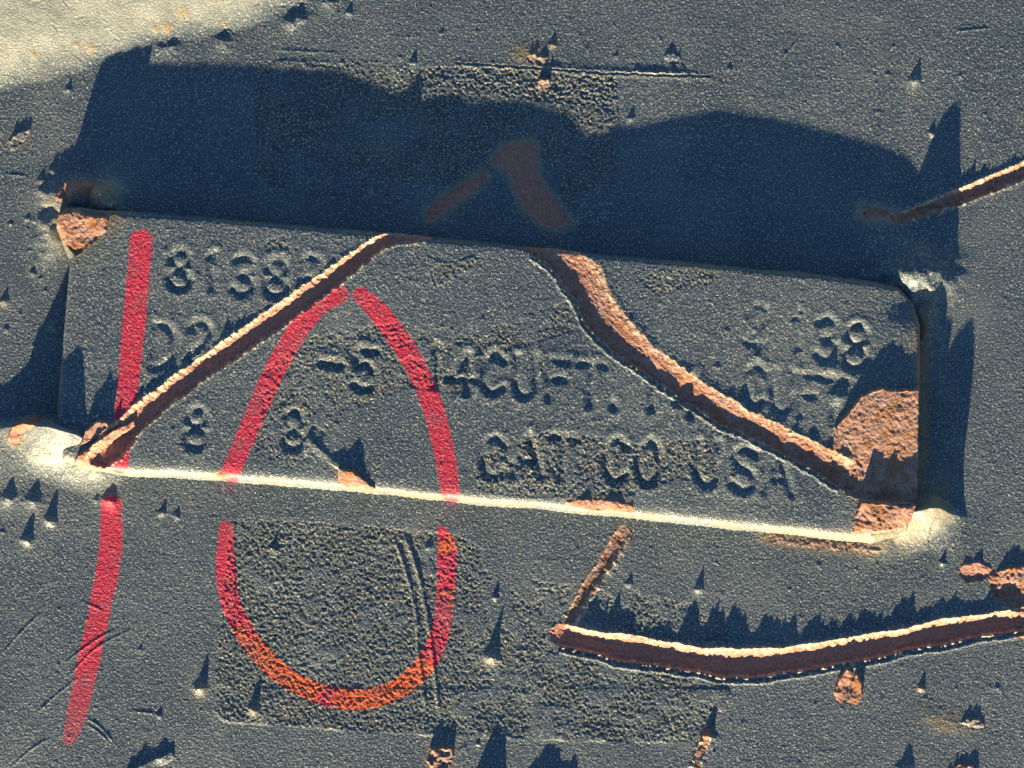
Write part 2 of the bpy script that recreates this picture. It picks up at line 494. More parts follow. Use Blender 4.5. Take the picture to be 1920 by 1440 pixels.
# glue left by two old labels
up_poly = [(478, 112), (700, 112), (760, 128), (850, 120), (1000, 128), (1160, 142), (1160, 300), (1150, 420), (1030, 428), (760, 395), (468, 345)]
pan.residue(up_poly, lambda u, v: 0.30 - 0.35 * sstep(260, 380, v) + 0.25 * (np.abs(v - 150) < 40) * (u > 740), 200, 'worn glue left by an old label above the plate', amp=1.15)
low_poly = [(432, 968), (560, 975), (700, 985), (860, 1000), (1010, 1090), (1190, 1105), (1370, 1150), (1368, 1310), (1330, 1395), (1100, 1392), (820, 1382), (420, 1356), (400, 1335), (402, 1240), (412, 1130)]
pan.residue(low_poly, lambda u, v: 0.33 - 0.33 * sstep(760, 900, u) + 0.15 * (v > 1180), 300, 'dark worn glue of an old label below the plate', amp=1.3, edge=1.8, edgef=lambda u, v: ((v > 1290) | (u < 440)) * 1.0)
pan.residue([(735, 128), (860, 122), (1000, 130), (1160, 142), (1165, 235), (1120, 200), (1000, 190), (900, 170), (800, 165)], 0.30, 340, 'rough sunlit flakes along the top of the old label', amp=1.9, edge=0)
# scraped ridges of the upper label edge, long straight paint step
pan.scratch([(500, 93), (560, 96), (640, 100)], 1.8, -0.7, 0.0)
pan.crack([(850, 118), (1000, 127), (1130, 136), (1335, 143)], [1.5, 2.0, 2.0, 2.0], 0.4, 1.5, name='paint_step', rust=0.0, ragged=3.0, stain=0.1, primer=0.12, jag=1.0, jagwl=30)

# marker figures on the panel
pan.stroke([(209, 948), (206, 1040), (187, 1140), (166, 1240), (146, 1330), (130, 1385)], [19, 22, 21, 20, 19, 12], label='red marker stroke, lower half of the figure one', fade=0.45)
pan.stroke([(424, 990), (424, 1075), (440, 1150), (490, 1228), (560, 1284), (650, 1311), (730, 1299), (790, 1255), (824, 1190), (836, 1100), (838, 1025), (828, 994)],
           [13, 19, 19, 19, 19, 20, 19, 19, 18, 17, 17, 8],
           orange=([0, 0.10, 0.15, 0.34, 0.40, 0.47, 0.52, 0.68, 0.74, 0.80, 0.86, 0.90, 0.93, 0.97, 1], [0.2, 0, 0, 1, 0.9, 0.35, 0.9, 1.0, 0.1, 0.2, 0.5, 0.0, 0.1, 0.9, 0]),
           label='red and orange marker arc, lower half of the figure nought')

# tears in the panel's paint
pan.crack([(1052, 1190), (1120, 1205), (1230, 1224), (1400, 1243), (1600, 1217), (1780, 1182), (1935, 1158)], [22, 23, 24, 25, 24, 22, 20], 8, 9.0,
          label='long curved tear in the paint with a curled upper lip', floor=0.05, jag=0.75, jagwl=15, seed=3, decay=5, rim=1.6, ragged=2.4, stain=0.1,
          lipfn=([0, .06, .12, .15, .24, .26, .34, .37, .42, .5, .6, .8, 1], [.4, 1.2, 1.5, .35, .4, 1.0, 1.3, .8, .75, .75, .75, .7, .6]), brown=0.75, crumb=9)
pan.crack([(1168, 1000), (1140, 1050), (1100, 1110), (1066, 1176)], [12, 14, 12, 13], 2.0, 3.0, floor=-0.2, jag=0.8, jagwl=12, seed=8, ragged=4, stain=0.6, rust=0.95, rim=0.6)
pan.crack([(1690, 410), (1760, 384), (1830, 356), (1935, 314)], [9, 12, 14, 16], 5, 4.5, floor=0.1, jagwl=12, seed=12, ragged=1.6, stain=0.3, decay=4)
pan.slab([(1612, 386), (1650, 390), (1692, 404), (1690, 414), (1640, 414), (1612, 406)], [-1.5] * 6, name='rust_patch', stain=0.35, halo=0.6)
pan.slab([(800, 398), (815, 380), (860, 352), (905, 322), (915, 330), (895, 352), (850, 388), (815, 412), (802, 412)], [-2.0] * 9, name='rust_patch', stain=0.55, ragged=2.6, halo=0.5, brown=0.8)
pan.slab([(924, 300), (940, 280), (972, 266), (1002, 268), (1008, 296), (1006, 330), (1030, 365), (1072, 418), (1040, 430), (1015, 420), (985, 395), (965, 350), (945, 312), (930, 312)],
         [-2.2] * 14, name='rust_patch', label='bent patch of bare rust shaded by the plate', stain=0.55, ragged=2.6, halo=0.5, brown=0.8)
# right-hand rust flakes
pan.slab([(1796, 1075), (1806, 1056), (1835, 1052), (1860, 1064), (1862, 1076), (1840, 1088), (1812, 1092)], [-2, 3, 4, 3, -2, -5, -5], name='paint_flake', rust=0.9, brown=0.6)
pan.slab([(1852, 1078), (1890, 1062), (1940, 1058), (1940, 1150), (1895, 1145), (1862, 1118)], [1, 6, 7, -5, -7, -6], name='rust_scale', label='lumpy rust scale at the end of the long tear', grain=2.2)
pan.slab([(1888, 1150), (1905, 1140), (1940, 1146), (1940, 1200), (1908, 1196)], [2, 4, 3, 0, 0], name='rust_scale', grain=2.0)
# small curl below the long tear
pan.slab([(1562, 1298), (1572, 1270), (1586, 1252), (1600, 1258), (1592, 1290), (1588, 1318), (1572, 1318)], [5, 9, 10, 3, -4, -3, 1], name='paint_flake', brown=0.5)
pan.slab([(1594, 1290), (1604, 1256), (1616, 1280), (1618, 1305), (1604, 1322), (1590, 1320)], [0, 9, 8, 2, 0, 0], name='paint_flake', label='pale curled flake under the long tear')
# rust streaks and crumbs at the bottom
pan.crack([(1326, 1374), (1316, 1405), (1300, 1445)], [9, 7, 7], 0.5, 9, floor=-0.6, jagwl=9, seed=21, ragged=3, stain=0.6, lipfn=([0, .2, 1], [1, .5, .3]))
pan.nib(1326, 1378, 50, 8, part=False)
pan.slab([(808, 1402), (830, 1398), (852, 1404), (848, 1425), (838, 1450), (810, 1448), (800, 1425)], [5, 6, 5, 2, 1, 2, 5], name='rust_crumb', label='crumbly rust at the foot of the scored lines', grain=4.0, ragged=5, stain=0.4, rust=0.7)
for u, v, L, r in ((902, 1482, 110, 24), (925, 1474, 85, 20), (1010, 1492, 82, 40), (1062, 1496, 70, 44)):
    pan.nib(u, v, L, r)
pan.slab([(232, 1452), (262, 1434), (300, 1416), (322, 1408), (330, 1420), (300, 1440), (262, 1470)], [5, 6, 6, 4, 0, -1, 0], rust=0, name='paint_lip', stain=0, grain=0.4)
pan.slab([(1772, 1448), (1795, 1432), (1822, 1434), (1836, 1452), (1800, 1470)], [2, 3, 3, 2, 0], name='rust_crumb', grain=3, ragged=4, rust=0.7)
# chip with an ochre stain above the plate
w, dd = pan.mound(990, 100, 30, 20, 1.5)
pan.add('stain', w, 0.8 * np.exp(-dd ** 2 * 1.2))
pan.slab([(985, 105), (1005, 96), (1028, 108), (1022, 122), (996, 120)], [2, 1, 4, -2, -1], rust=0.25, name='paint_chip', grain=3, ragged=4, stain=0.3)
pan.slab([(1003, 165), (1012, 146), (1030, 148), (1030, 160), (1016, 170)], [0, 9, 8, 1, 0], rust=0.45, name='paint_chip', label='upturned paint chip above the plate', grain=1.5, ragged=3)
pan.nib(1036, 84, 26, 7, stain=0.5)
pan.slab([(1242, 108), (1254, 94), (1272, 102), (1282, 120), (1262, 122)], [2, 3, 3, 0, -2], rust=0, name='paint_chip', stain=0, grain=2, ragged=4)
pan.slab([(14, 276), (22, 254), (44, 246), (58, 236), (56, 250), (42, 270), (24, 284)], [0, 5, 5, 4, 0, -1, -1], rust=0.1, name='paint_chip', label='lone paint chip beside the plate shadow', stain=0.3, grain=1.6, ragged=3)
# ochre bruise low right
w, dd = pan.mound(1775, 1352, 48, 22, 1.5, 0.3)
pan.add('stain', w, 0.75 * np.exp(-dd ** 2) * np.clip(0.6 + 1.5 * noise(pan.U[w], pan.V[w], 16, 40), 0, 1))
pan.slab([(1800, 1355), (1815, 1342), (1838, 1348), (1850, 1362), (1825, 1366)], [1, 4, 4, 1, 0], rust=0.3, name='paint_chip', grain=2, ragged=3)

# scored lines
pan.scratch([(736, 1000), (760, 1070), (780, 1150), (784, 1220), (800, 1340)], 3.4, -2.2, 0.0)
pan.scratch([(756, 998), (782, 1070), (800, 1150), (812, 1240), (824, 1345)], 3.8, -2.8, 0.0)
for pts in ([(0, 1232), (35, 1190), (80, 1145)], [(112, 1250), (180, 1200), (222, 1178)], [(122, 1275), (180, 1216), (255, 1176)], [(15, 1445), (55, 1408), (98, 1381)],
            [(155, 1342), (190, 1365), (220, 1402)], [(158, 1356), (186, 1374), (214, 1400)], [(235, 1332), (300, 1340)], [(60, 1345), (110, 1300), (150, 1268)],
            [(150, 1126), (200, 1150)], [(845, 1420), (880, 1398)], [(852, 1410), (888, 1392)], [(1715, 1215), (1750, 1228)], [(1725, 1236), (1742, 1242)],
            [(612, 1254), (660, 1222)], [(1865, 52), (1785, 60)], [(1450, 130), (1500, 70)], [(250, 305), (370, 330)], [(0, 325), (60, 332)], [(645, 215), (652, 250)]):
    pan.scratch(pts, 1.9, -1.0, 0.0)

# corner welds that hold the plate (parts of the plate, but they swell out of the panel)
def weld(poly_pts, samples, sig):
    w = pan.win(poly_pts, 60)
    Uw = pan.U[w] + 14 * noise(pan.U[w], pan.V[w], 34, 48) + 5 * noise(pan.U[w], pan.V[w], 13, 49)
    Vw = pan.V[w] + 14 * noise(pan.U[w], pan.V[w], 34, 50) + 5 * noise(pan.U[w], pan.V[w], 13, 41)
    hmax = np.zeros_like(Uw)
    for (u, v, ru, rv, h, a) in samples:
        c, s = math.cos(a), math.sin(a)
        X = ((Uw - u) * c + (Vw - v) * s) / ru; Y = (-(Uw - u) * s + (Vw - v) * c) / rv
        hmax = np.maximum(hmax, h * np.exp(-(X * X + Y * Y)))
    pan.H[w] = np.maximum(pan.H[w], hmax + 0.15 * pan.H[w])
    return w, hmax
def ridge_weld(pts, hs, length, north=9.0):
    P, Hs = catmull(pts, 8, hs)
    w = pan.win(P, length + 30)
    Uw = pan.U[w] + 4 * noise(pan.U[w], pan.V[w], 40, 44); Vw = pan.V[w] + 5 * noise(pan.U[w], pan.V[w], 45, 45)
    d, sd2, arc, tot = polydist(Uw, Vw, P)
    al = np.concatenate([[0], np.cumsum(np.hypot(*np.diff(P, axis=0).T))])
    hh = np.interp(arc, al, Hs)
    end = (arc <= 0.01) | (arc >= tot - 0.01)
    ds = np.where(sd2 < 0, d, 0)
    south = np.clip(1 - ds / length, 0, 1)
    south = south ** 1.7 * (1.7 - 0.7 * south)
    h = np.where(sd2 < 0, hh * south, hh * np.exp(-(d / north) ** 2))
    h = np.where(end & (sd2 >= 0), hh * np.exp(-(d / 14) ** 2), h)
    wr = 2.6 * noise(pan.U[w], pan.V[w], 34, 46) + 1.3 * noise(pan.U[w], pan.V[w], 16, 47)
    h = np.maximum(h, 0)
    pan.H[w] += h + wr * sstep(2, 14, h)
    return w, h
w, hm = ridge_weld([(-40, 812), (22, 800), (60, 796), (100, 800), (132, 806), (165, 822)], [10, 16, 36, 56, 58, 44], 108)
pan.part('weld_bead', w, hm > 2.0, 'sunlit weld lump at the lower left corner of the plate')
pan.add('chalk_and_sunlit', w, 0.45 * sstep(1, 14, hm))  # sunlight on the lump boosted by a paler colour
w, hm = ridge_weld([(1660, 976), (1684, 966), (1712, 956), (1742, 948), (1768, 956), (1790, 968), (1815, 976), (1850, 980)], [10, 30, 42, 48, 32, 10, 0, 0], 84)
pan.part('weld_bead', w, hm > 2.0, 'sunlit weld lump at the lower right corner of the plate')
pan.add('chalk_and_sunlit', w, 0.45 * sstep(1, 14, hm)); pan.add('stain', w, 0.55 * np.exp(-((pan.U[w] - 1690) ** 2 + (pan.V[w] - 985) ** 2) / 45 ** 2))  # paler colour painted in for the lump's sunny face, plus an ochre stain
for k in range(16):
    u = rs.uniform(5, 120); v = rs.uniform(825, 890); a_ = rs.uniform(0, 6.28); pts = [(u, v)]
    for j in range(3):
        a_ += rs.uniform(-0.9, 0.9); u += 9 * math.cos(a_); v += 8 * math.sin(a_); pts.append((u, v))
    pan.scratch(pts, 1.8, 0.8, 0.6, part=False)
pan.slab([(18, 818), (28, 798), (54, 784), (74, 778), (80, 794), (62, 804), (46, 812), (42, 834), (22, 836)], [4, 9, 11, 10, 2, 0, -2, -1, -1], name='paint_flake', label='small rusty flake curling off the lower left weld', grain=1.2, brown=0.2)
# upper left
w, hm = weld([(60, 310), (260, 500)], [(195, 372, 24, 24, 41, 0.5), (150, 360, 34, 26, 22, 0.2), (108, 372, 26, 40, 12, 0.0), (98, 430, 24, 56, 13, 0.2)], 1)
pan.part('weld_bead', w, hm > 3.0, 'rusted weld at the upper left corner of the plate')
pan.add('stain', w, 0.95 * np.exp(-(((pan.U[w] - 196) / 24) ** 2 + ((pan.V[w] - 366) / 26) ** 2)))
pan.add('chalk_and_sunlit', w, 0.55 * np.exp(-(((pan.U[w] - 210) / 34) ** 2 + ((pan.V[w] - 345) / 30) ** 2)))
pan.add('chalk_and_sunlit', w, 0.6 * np.exp(-(((pan.U[w] - 108) / 26) ** 2 + ((pan.V[w] - 410) / 70) ** 2)))  # sunlit strip left of the rust, its light put into the colour
pan.add('stain', w, 0.45 * np.exp(-(((pan.U[w] - 108) / 24) ** 2 + ((pan.V[w] - 400) / 55) ** 2)))
pan.slab([(112, 352), (130, 340), (168, 338), (188, 350), (186, 372), (165, 372), (150, 362), (135, 372), (120, 380), (106, 374)], [1] * 10, name='rust_patch', brown=0.5, stain=0.3)
# upper right
w, hm = weld([(1640, 450), (1820, 700)], [(1716, 512, 52, 46, 45, 0.1), (1738, 600, 22, 40, 20, 0)], 1)
pan.part('weld_bead', w, hm > 3.0, 'weld lump at the upper right corner of the plate, half in shadow')
pan.add('stain', w, 0.6 * np.exp(-(((pan.U[w] - 1732) / 20) ** 2 + ((pan.V[w] - 580) / 30) ** 2)))
pan.add('brown', w, 0 * hm)
# rust creeping out along the right edge and lower right corner
w = pan.win([(1690, 560), (1800, 1020)], 20)
pan.add('stain', w, 0.8 * np.exp(-((pan.U[w] - 1730) / 12) ** 2) * sstep(570, 600, pan.V[w]) * (1 - sstep(930, 1000, pan.V[w])))
pan.add('stain', w, 0.8 * np.exp(-(((pan.U[w] - 1755) / 26) ** 2 + ((pan.V[w] - 935) / 38) ** 2)))

pan.slab([(1425, 1006), (1500, 1012), (1600, 1020), (1660, 1026), (1640, 1036), (1560, 1030), (1460, 1018)], [0.6] * 7, name='rust_patch', ragged=9, rust=0.6, stain=0.6, grain=1.8, halo=0.4)
# paint nibs with long shadows
NIBS = [(128, 168, 26, 7, 0), (1714, 152, 40, 12, 0), (1747, 250, 24, 7, 0), (1664, 140, 9, 5, 0), (1799, 143, 12, 5, 0), (655, 24, 22, 7, 0), (62, 512, 20, 7, 0), (76, 522, 10, 5, 0),
        (85, 545, 10, 5, 0), (8, 565, 28, 9, .3), (12, 618, 14, 6, 0), (65, 648, 14, 6, 0), (30, 757, 24, 8, 0), (103, 612, 34, 11, 0), (15, 935, 44, 17, 0), (62, 940, 46, 17, 0), (93, 976, 58, 11, 0),
        (50, 1013, 58, 11, 0), (180, 938, 16, 6, 0), (205, 938, 40, 15, .2), (304, 962, 26, 7, 0), (331, 968, 22, 7, 0), (4, 998, 12, 6, 0), (375, 1290, 62, 11, .5), (475, 1330, 50, 11, .2),
        (298, 1342, 18, 5, 0), (514, 1030, 30, 9, 0), (804, 1026, 16, 8, 0), (921, 1232, 95, 12, .1), (928, 1120, 28, 6, 0), (1535, 1060, 9, 5, 0), (1767, 1056, 32, 6, 0), (1727, 1290, 32, 7, .5),
        (1870, 1290, 12, 8, 0), (1391, 1358, 9, 8, 0), (1695, 1446, 48, 18, 0), (828, 62, 10, 6, 0), (1154, 106, 12, 6, 0), (1368, 128, 12, 6, 0), (272, 96, 14, 7, 0), (28, 738, 16, 6, 0),
        (262, 1218, 12, 6, 0), (1310, 1105, 40, 8, 0), (1180, 1095, 20, 7, 0), (896, 1395, 16, 5, 0), (1183, 222, 22, 7, 0), (1100, 92, 9, 5, 0), (100, 320, 16, 8, .2), (78, 338, 18, 8, .3), (118, 295, 14, 9, .1),
        (893, 60, 9, 5, 0), (1335, 1210, 6, 4, 0), (1570, 85, 6, 5, 0), (1675, 88, 7, 6, 0), (115, 560, 10, 5, 0), (55, 470, 9, 5, 0), (20, 420, 9, 6, 0), (52, 410, 12, 6, 0), (980, 1300, 9, 5, 0), (690, 1115, 12, 6, 0),
        (775, 118, 22, 7, 0), (750, 108, 10, 6, 0), (640, 118, 9, 6, 0), (1560, 1180, 8, 5, 0), (1480, 1105, 7, 5, 0)]
for n in NIBS:
    pan.nib(n[0], n[1], n[2], n[3], stain=n[4], skew=rs.uniform(-0.25, 0.25), halo=0.3 if n[2] > 34 else 0.0)
for k in range(150):      # grains too small to name
    pan.nib(rs.uniform(-30, 1950), rs.uniform(-30, 1470), rs.uniform(3, 8), rs.uniform(2.5, 4.2), part=False)

# ================================================================== the plate
POLY = [(104, 424), (108, 402), (122, 390), (150, 390), (330, 404), (500, 418), (735, 438), (980, 462), (1200, 484), (1500, 512), (1640, 528), (1688, 540), (1714, 566), (1727, 610), (1727, 700), (1722, 940), (1702, 992), (1640, 1013), (1400, 989), (1190, 966),
        (865, 937), (640, 914), (440, 897), (250, 886), (165, 879), (116, 862), (105, 800), (106, 750), (120, 600), (130, 484), (117, 456)]
plt_ = Sheet(np.arange(70, 1770, PITCH), np.arange(350, 1050, PITCH), 500)
U, V = plt_.U, plt_.V
sd = signed(U + 1.0 * plt_.J1, V + 1.0 * plt_.J2 + 3.0 * noise(U, V, 70, 58), POLY)
gv = np.gradient(signed(U, V, POLY), PITCH, axis=0)
gu = np.gradient(signed(U, V, POLY), PITCH, axis=1)
kk = 2.2 + 4.2 * np.clip(-gv, 0, 1) ** 1.5 + 1.6 * np.clip(gu, 0, 1) ** 2
kk = np.clip(kk * (1 + 0.5 * noise(U, V, 90, 59)), 2.0, 7)
# height of the upper edge follows the shadow it throws
Lx = [70, 215, 400, 560, 680, 830, 950, 1080, 1130, 1275, 1430, 1560, 1680, 1715, 1800]
Ly = [296, 300, 312, 320, 288, 285, 288, 250, 262, 308, 303, 283, 262, 290, 290]
htop = np.interp(U, Lx, Ly) * TANE * math.hypot(1, SUN_DX) * 0.985
yt = np.interp(U, [p[0] for p in POLY[1:14]], [p[1] for p in POLY[1:14]])
f = np.exp(-((V - yt) / 170.0) ** 2)
HP = 39.0 + (htop - 39.0) * f - 9 * np.exp(-(((U - 1712) / 38) ** 2 + ((V - 562) / 38) ** 2))
base = 1.3 * noise(U, V, 300, 51) + 0.55 * noise(U, V, 110, 52) + 0.22 * noise(U, V, 40, 53) + 0.22 * noise(U, V, 15, 54) + 0.30 * noise(U, V, 8, 55) + 0.46 * noise(U, V, 4.6, 57) + 0.35 * np.clip(noise(U, V, 6, 67) - 0.25, 0, 1)
base += 1.6 * np.clip(noise(U, V, 20, 56) - 0.30, 0, 1)
prof = 1 - np.exp(-np.maximum(sd + 1.4 * kk, 0) / kk)
plt_.H[:] = HP * prof + base * sstep(0, 14, sd)
keep_plate = sd > -1.4 * 7.2
keep_plate &= (sd > -1.4 * kk - 2.5)

# stamped characters -------------------------------------------------
F = {
 '8': [[(.5, .48), (.2, .36), (.2, .12), (.5, .02), (.8, .12), (.8, .36), (.5, .48), (.12, .64), (.12, .88), (.5, 1), (.88, .88), (.88, .64), (.5, .48)]],
 '1': [[(.3, .15), (.55, 0), (.55, 1)]],
 '3': [[(.12, .1), (.5, 0), (.85, .14), (.8, .38), (.45, .48), (.88, .62), (.88, .86), (.5, 1), (.1, .88)]],
 '7': [[(.08, 0), (.9, 0), (.55, .5), (.4, 1)]],
 'D': [[(.1, 0), (.1, 1), (.55, .98), (.9, .72), (.9, .28), (.55, .02), (.1, 0)]],
 '2': [[(.1, .2), (.3, .02), (.7, .02), (.88, .25), (.5, .62), (.1, 1), (.92, 1)]],
 'S': [[(.88, .12), (.5, 0), (.14, .14), (.2, .4), (.8, .58), (.86, .86), (.5, 1), (.1, .88)]],
 'K': [[(.1, 0), (.1, 1)], [(.88, 0), (.12, .55), (.9, 1)]],
 'A': [[(0, 1), (.5, 0), (1, 1)], [(.2, .65), (.8, .65)]],
 'O': [[(.5, 0), (.14, .2), (.1, .6), (.25, .92), (.5, 1), (.75, .92), (.9, .6), (.86, .2), (.5, 0)]],
 'L': [[(.12, 0), (.12, 1), (.9, 1)]],
 'E': [[(.9, 0), (.12, 0), (.12, 1), (.9, 1)], [(.12, .5), (.75, .5)]],
 'F': [[(.9, 0), (.12, 0), (.12, 1)], [(.12, .48), (.75, .48)]],
 'T': [[(0, 0), (1, 0)], [(.5, 0), (.5, 1)]],
 'I': [[(.5, 0), (.5, 1)]],
 '4': [[(.72, 1), (.72, 0), (.05, .68), (.98, .68)]],
 'P': [[(.12, 1), (.12, 0), (.65, 0), (.9, .22), (.65, .5), (.12, .5)]],
 'V': [[(0, 0), (.5, 1), (1, 0)]],
 'C': [[(.88, .15), (.5, 0), (.14, .2), (.1, .6), (.25, .92), (.55, 1), (.9, .85)]],
 'U': [[(.1, 0), (.1, .75), (.35, 1), (.65, 1), (.9, .75), (.9, 0)]],
 'B': [[(.1, 0), (.1, 1), (.65, 1), (.9, .78), (.65, .5), (.1, .5)], [(.65, .5), (.85, .25), (.6, 0), (.1, 0)]],
 '.': [[(.45, .9), (.55, 1)]],
 '-': [[(0, .5), (1, .5)]],
 '5': [[(.88, 0), (.18, 0), (.14, .42), (.55, .36), (.9, .62), (.8, .92), (.45, 1), (.1, .9)]],
}
def stamp(ch, cu, cv, wd, ht, depth, hw=7.0, rot=0.075):
    c, s = math.cos(rot), math.sin(rot)
    lines = []
    for st in F[ch]:
        pts = [((x - .5) * wd, (y - .5) * ht) for x, y in st]
        pts = [(cu + x * c - y * s, cv + x * s + y * c) for x, y in pts]
        lines.append(catmull(pts, 6)[0] if len(pts) > 3 and ch not in 'EFLTKA47VI1' else np.array(pts))
    allp = np.vstack(lines)
    w = plt_.win(allp, 40)
    Uw = plt_.U[w] + 1.3 * plt_.J1[w] + 3.5 * noise(plt_.U[w], plt_.V[w], 34, 63); Vw = plt_.V[w] + 1.3 * plt_.J2[w] + 3.5 * noise(plt_.U[w], plt_.V[w], 34, 64)
    d = np.full(Uw.shape, 1e9)
    for l in lines:
        d = np.minimum(d, polydist(Uw, Vw, l)[0])
    dep = depth * 1.1 * np.clip(0.9 + 0.9 * noise(plt_.U[w], plt_.V[w], 30, 61), 0.35, 1.5)
    plt_.H[w] += -dep * np.exp(-(d / hw) ** 2) + 0.22 * dep * np.exp(-((d - 2.1 * hw) / hw) ** 2)
    plt_.part('stamped_character', w, d < hw * 1.15)
CH = [('8', 337, 505, 44, 72, 2.8), ('1', 398, 508, 30, 66, 2.6), ('3', 457, 517, 44, 70, 2.5), ('8', 518, 520, 44, 70, 2.8), ('P', 585, 520, 40, 66, 2.0),
      ('D', 307, 647, 46, 76, 2.4), ('2', 374, 640, 42, 72, 2.6),
      ('-', 620, 682, 36, 60, 3.2), ('5', 684, 694, 46, 72, 2.8), ('1', 818, 684, 26, 72, 2.4), ('4', 866, 698, 48, 70, 3.0), ('C', 926, 700, 46, 72, 3.0), ('U', 986, 704, 44, 72, 2.8), ('F', 1046, 712, 42, 72, 2.4),
      ('T', 1108, 720, 44, 74, 2.4), ('.', 1152, 726, 14, 74, 2.6), ('1', 1222, 728, 26, 76, 3.2), ('4', 1288, 742, 46, 72, 3.0),
      ('C', 1416, 724, 44, 76, 2.4), ('U', 1468, 734, 42, 76, 2.2), ('F', 1516, 742, 40, 76, 1.8), ('T', 1564, 750, 42, 76, 1.8),
      ('2', 1420, 608, 42, 70, 1.2), ('1', 1496, 620, 24, 70, 1.3), ('3', 1550, 636, 44, 76, 2.0), ('8', 1606, 650, 46, 84, 3.4),
      ('8', 368, 802, 44, 74, 2.5), ('8', 550, 806, 44, 72, 2.3), ('C', 925, 856, 46, 74, 2.2), ('A', 990, 854, 54, 76, 2.7), ('T', 1054, 858, 44, 74, 2.2), ('C', 1155, 862, 46, 78, 2.8), ('O', 1217, 866, 46, 80, 3.0),
      ('U', 1326, 868, 46, 78, 2.6), ('S', 1396, 880, 48, 78, 2.8), ('A', 1460, 886, 50, 74, 2.0)]

# worn glue on the plate
plt_.residue([(490, 690), (600, 620), (760, 600), (830, 640), (1070, 560), (1080, 620), (900, 680), (860, 740), (760, 730), (640, 780), (560, 880), (470, 880)], 0.12, 600, 'patchy glue residue inside the marker loop', amp=1.0, edge=0)
plt_.residue([(880, 900), (900, 850), (1040, 800), (1180, 830), (1290, 820), (1400, 830), (1380, 905), (1270, 900), (1180, 930), (1000, 935), (880, 922)], 0.24, 640, 'dark glue residue around the bottom row of characters', amp=1.2, edge=0)
plt_.residue([(1195, 520), (1240, 505), (1350, 505), (1340, 535), (1270, 545), (1225, 558)], 0.4, 660, 'rough triangular paint scab by the upper edge', amp=1.3, edge=0.6)
plt_.residue([(795, 478), (840, 492), (930, 468), (880, 510), (820, 540)], 0.1, 680, None, amp=1.0, edge=1.0)
plt_.residue([(485, 445), (540, 440), (545, 470), (500, 475)], 0.15, 690, None, amp=1.5, edge=0)
for c_ in CH:
    stamp(*c_)
# marker
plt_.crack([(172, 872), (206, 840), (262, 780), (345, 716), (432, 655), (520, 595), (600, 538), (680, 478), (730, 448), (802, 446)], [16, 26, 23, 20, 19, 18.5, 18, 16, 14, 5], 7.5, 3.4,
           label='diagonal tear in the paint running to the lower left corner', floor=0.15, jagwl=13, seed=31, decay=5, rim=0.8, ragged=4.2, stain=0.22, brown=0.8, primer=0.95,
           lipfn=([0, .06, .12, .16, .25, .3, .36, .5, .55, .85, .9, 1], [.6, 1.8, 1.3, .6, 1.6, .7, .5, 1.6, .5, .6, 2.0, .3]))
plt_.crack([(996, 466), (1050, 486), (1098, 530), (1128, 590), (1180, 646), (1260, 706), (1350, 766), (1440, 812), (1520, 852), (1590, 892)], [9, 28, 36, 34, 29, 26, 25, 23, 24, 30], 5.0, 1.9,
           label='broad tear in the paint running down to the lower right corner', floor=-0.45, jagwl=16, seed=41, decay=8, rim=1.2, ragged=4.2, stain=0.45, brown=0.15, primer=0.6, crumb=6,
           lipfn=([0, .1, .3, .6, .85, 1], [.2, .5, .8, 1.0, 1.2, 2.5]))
plt_.stroke([(265, 452), (258, 530), (250, 620), (242, 700), (233, 780), (222, 872)], [21, 22, 21, 20, 19, 18], label='red marker stroke, upper half of the figure one', seed=1)
plt_.stroke([(640, 552), (592, 580), (545, 640), (498, 730), (462, 815), (430, 890)], [15, 18, 19, 19, 19, 18], label='red marker stroke, left arm of the figure nought', seed=2)
plt_.stroke([(676, 553), (718, 596), (768, 668), (806, 748), (830, 835), (846, 928)], [16, 20, 20, 20, 19, 18], label='red marker stroke, right arm of the figure nought', seed=3)

# rusty corner lower right: lifted scale and the chunk under it
plt_.slab([(1566, 800), (1590, 772), (1615, 740), (1652, 726), (1668, 731), (1724, 729), (1724, 905), (1718, 945), (1640, 945), (1590, 930), (1556, 885)],
          [3, 7, 9, 10, 10, 10, -2, -6, -8, -8, -6], label='broad lifted rust scale at the lower right corner', grain=1.1, ragged=2.2, stain=0.3, power=2.0, edge=2.0, primer=0.06)
plt_.slab([(1612, 938), (1650, 940), (1690, 948), (1735, 944), (1722, 965), (1695, 992), (1600, 1006), (1604, 970)], [17, 13, 14, 15, 5, 0, 0, 3], label='rust chunk lifting under the broad scale', grain=1.8, ragged=3.0)
# lower left corner: lifted lip, cavity and flake
plt_.slab([(166, 872), (182, 846), (215, 822), (248, 806), (250, 822), (232, 850), (205, 876)], [-6, -7, -7, -6, -4, -3, -4], name='rust_cavity', brown=0.8, grain=1.0)
plt_.slab([(148, 838), (160, 806), (184, 788), (206, 790), (204, 806), (176, 826)], [6, 11, 14, 12, 4, 3], rust=0.8, name='paint_flake', label='brown flake standing behind the lower left lip', grain=0.9, brown=0.4)
plt_.slab([(136, 872), (146, 852), (180, 828), (214, 804), (254, 786), (252, 802), (222, 818), (186, 840), (164, 868), (150, 880)], [7, 11, 14, 14, 9, 2, 1, 0, 0, 1], name='paint_flake', label='pale rusty lip curled up at the lower left corner', grain=1.0)
# upper left rust
plt_.slab([(103, 400), (122, 388), (146, 396), (172, 404), (204, 406), (200, 432), (180, 450), (142, 480), (120, 456), (105, 428)], [2, 4, 6, 7, 8, 4, -3, -5, -2, -1], label='split rust scale at the upper left corner', stain=0.55)
plt_.slab([(1719, 585), (1731, 585), (1731, 735), (1719, 735)], [-1, -1, -1, -1], name='rust_seam', ragged=3, rust=0.7, brown=0.5, stain=0.5, grain=0.6)
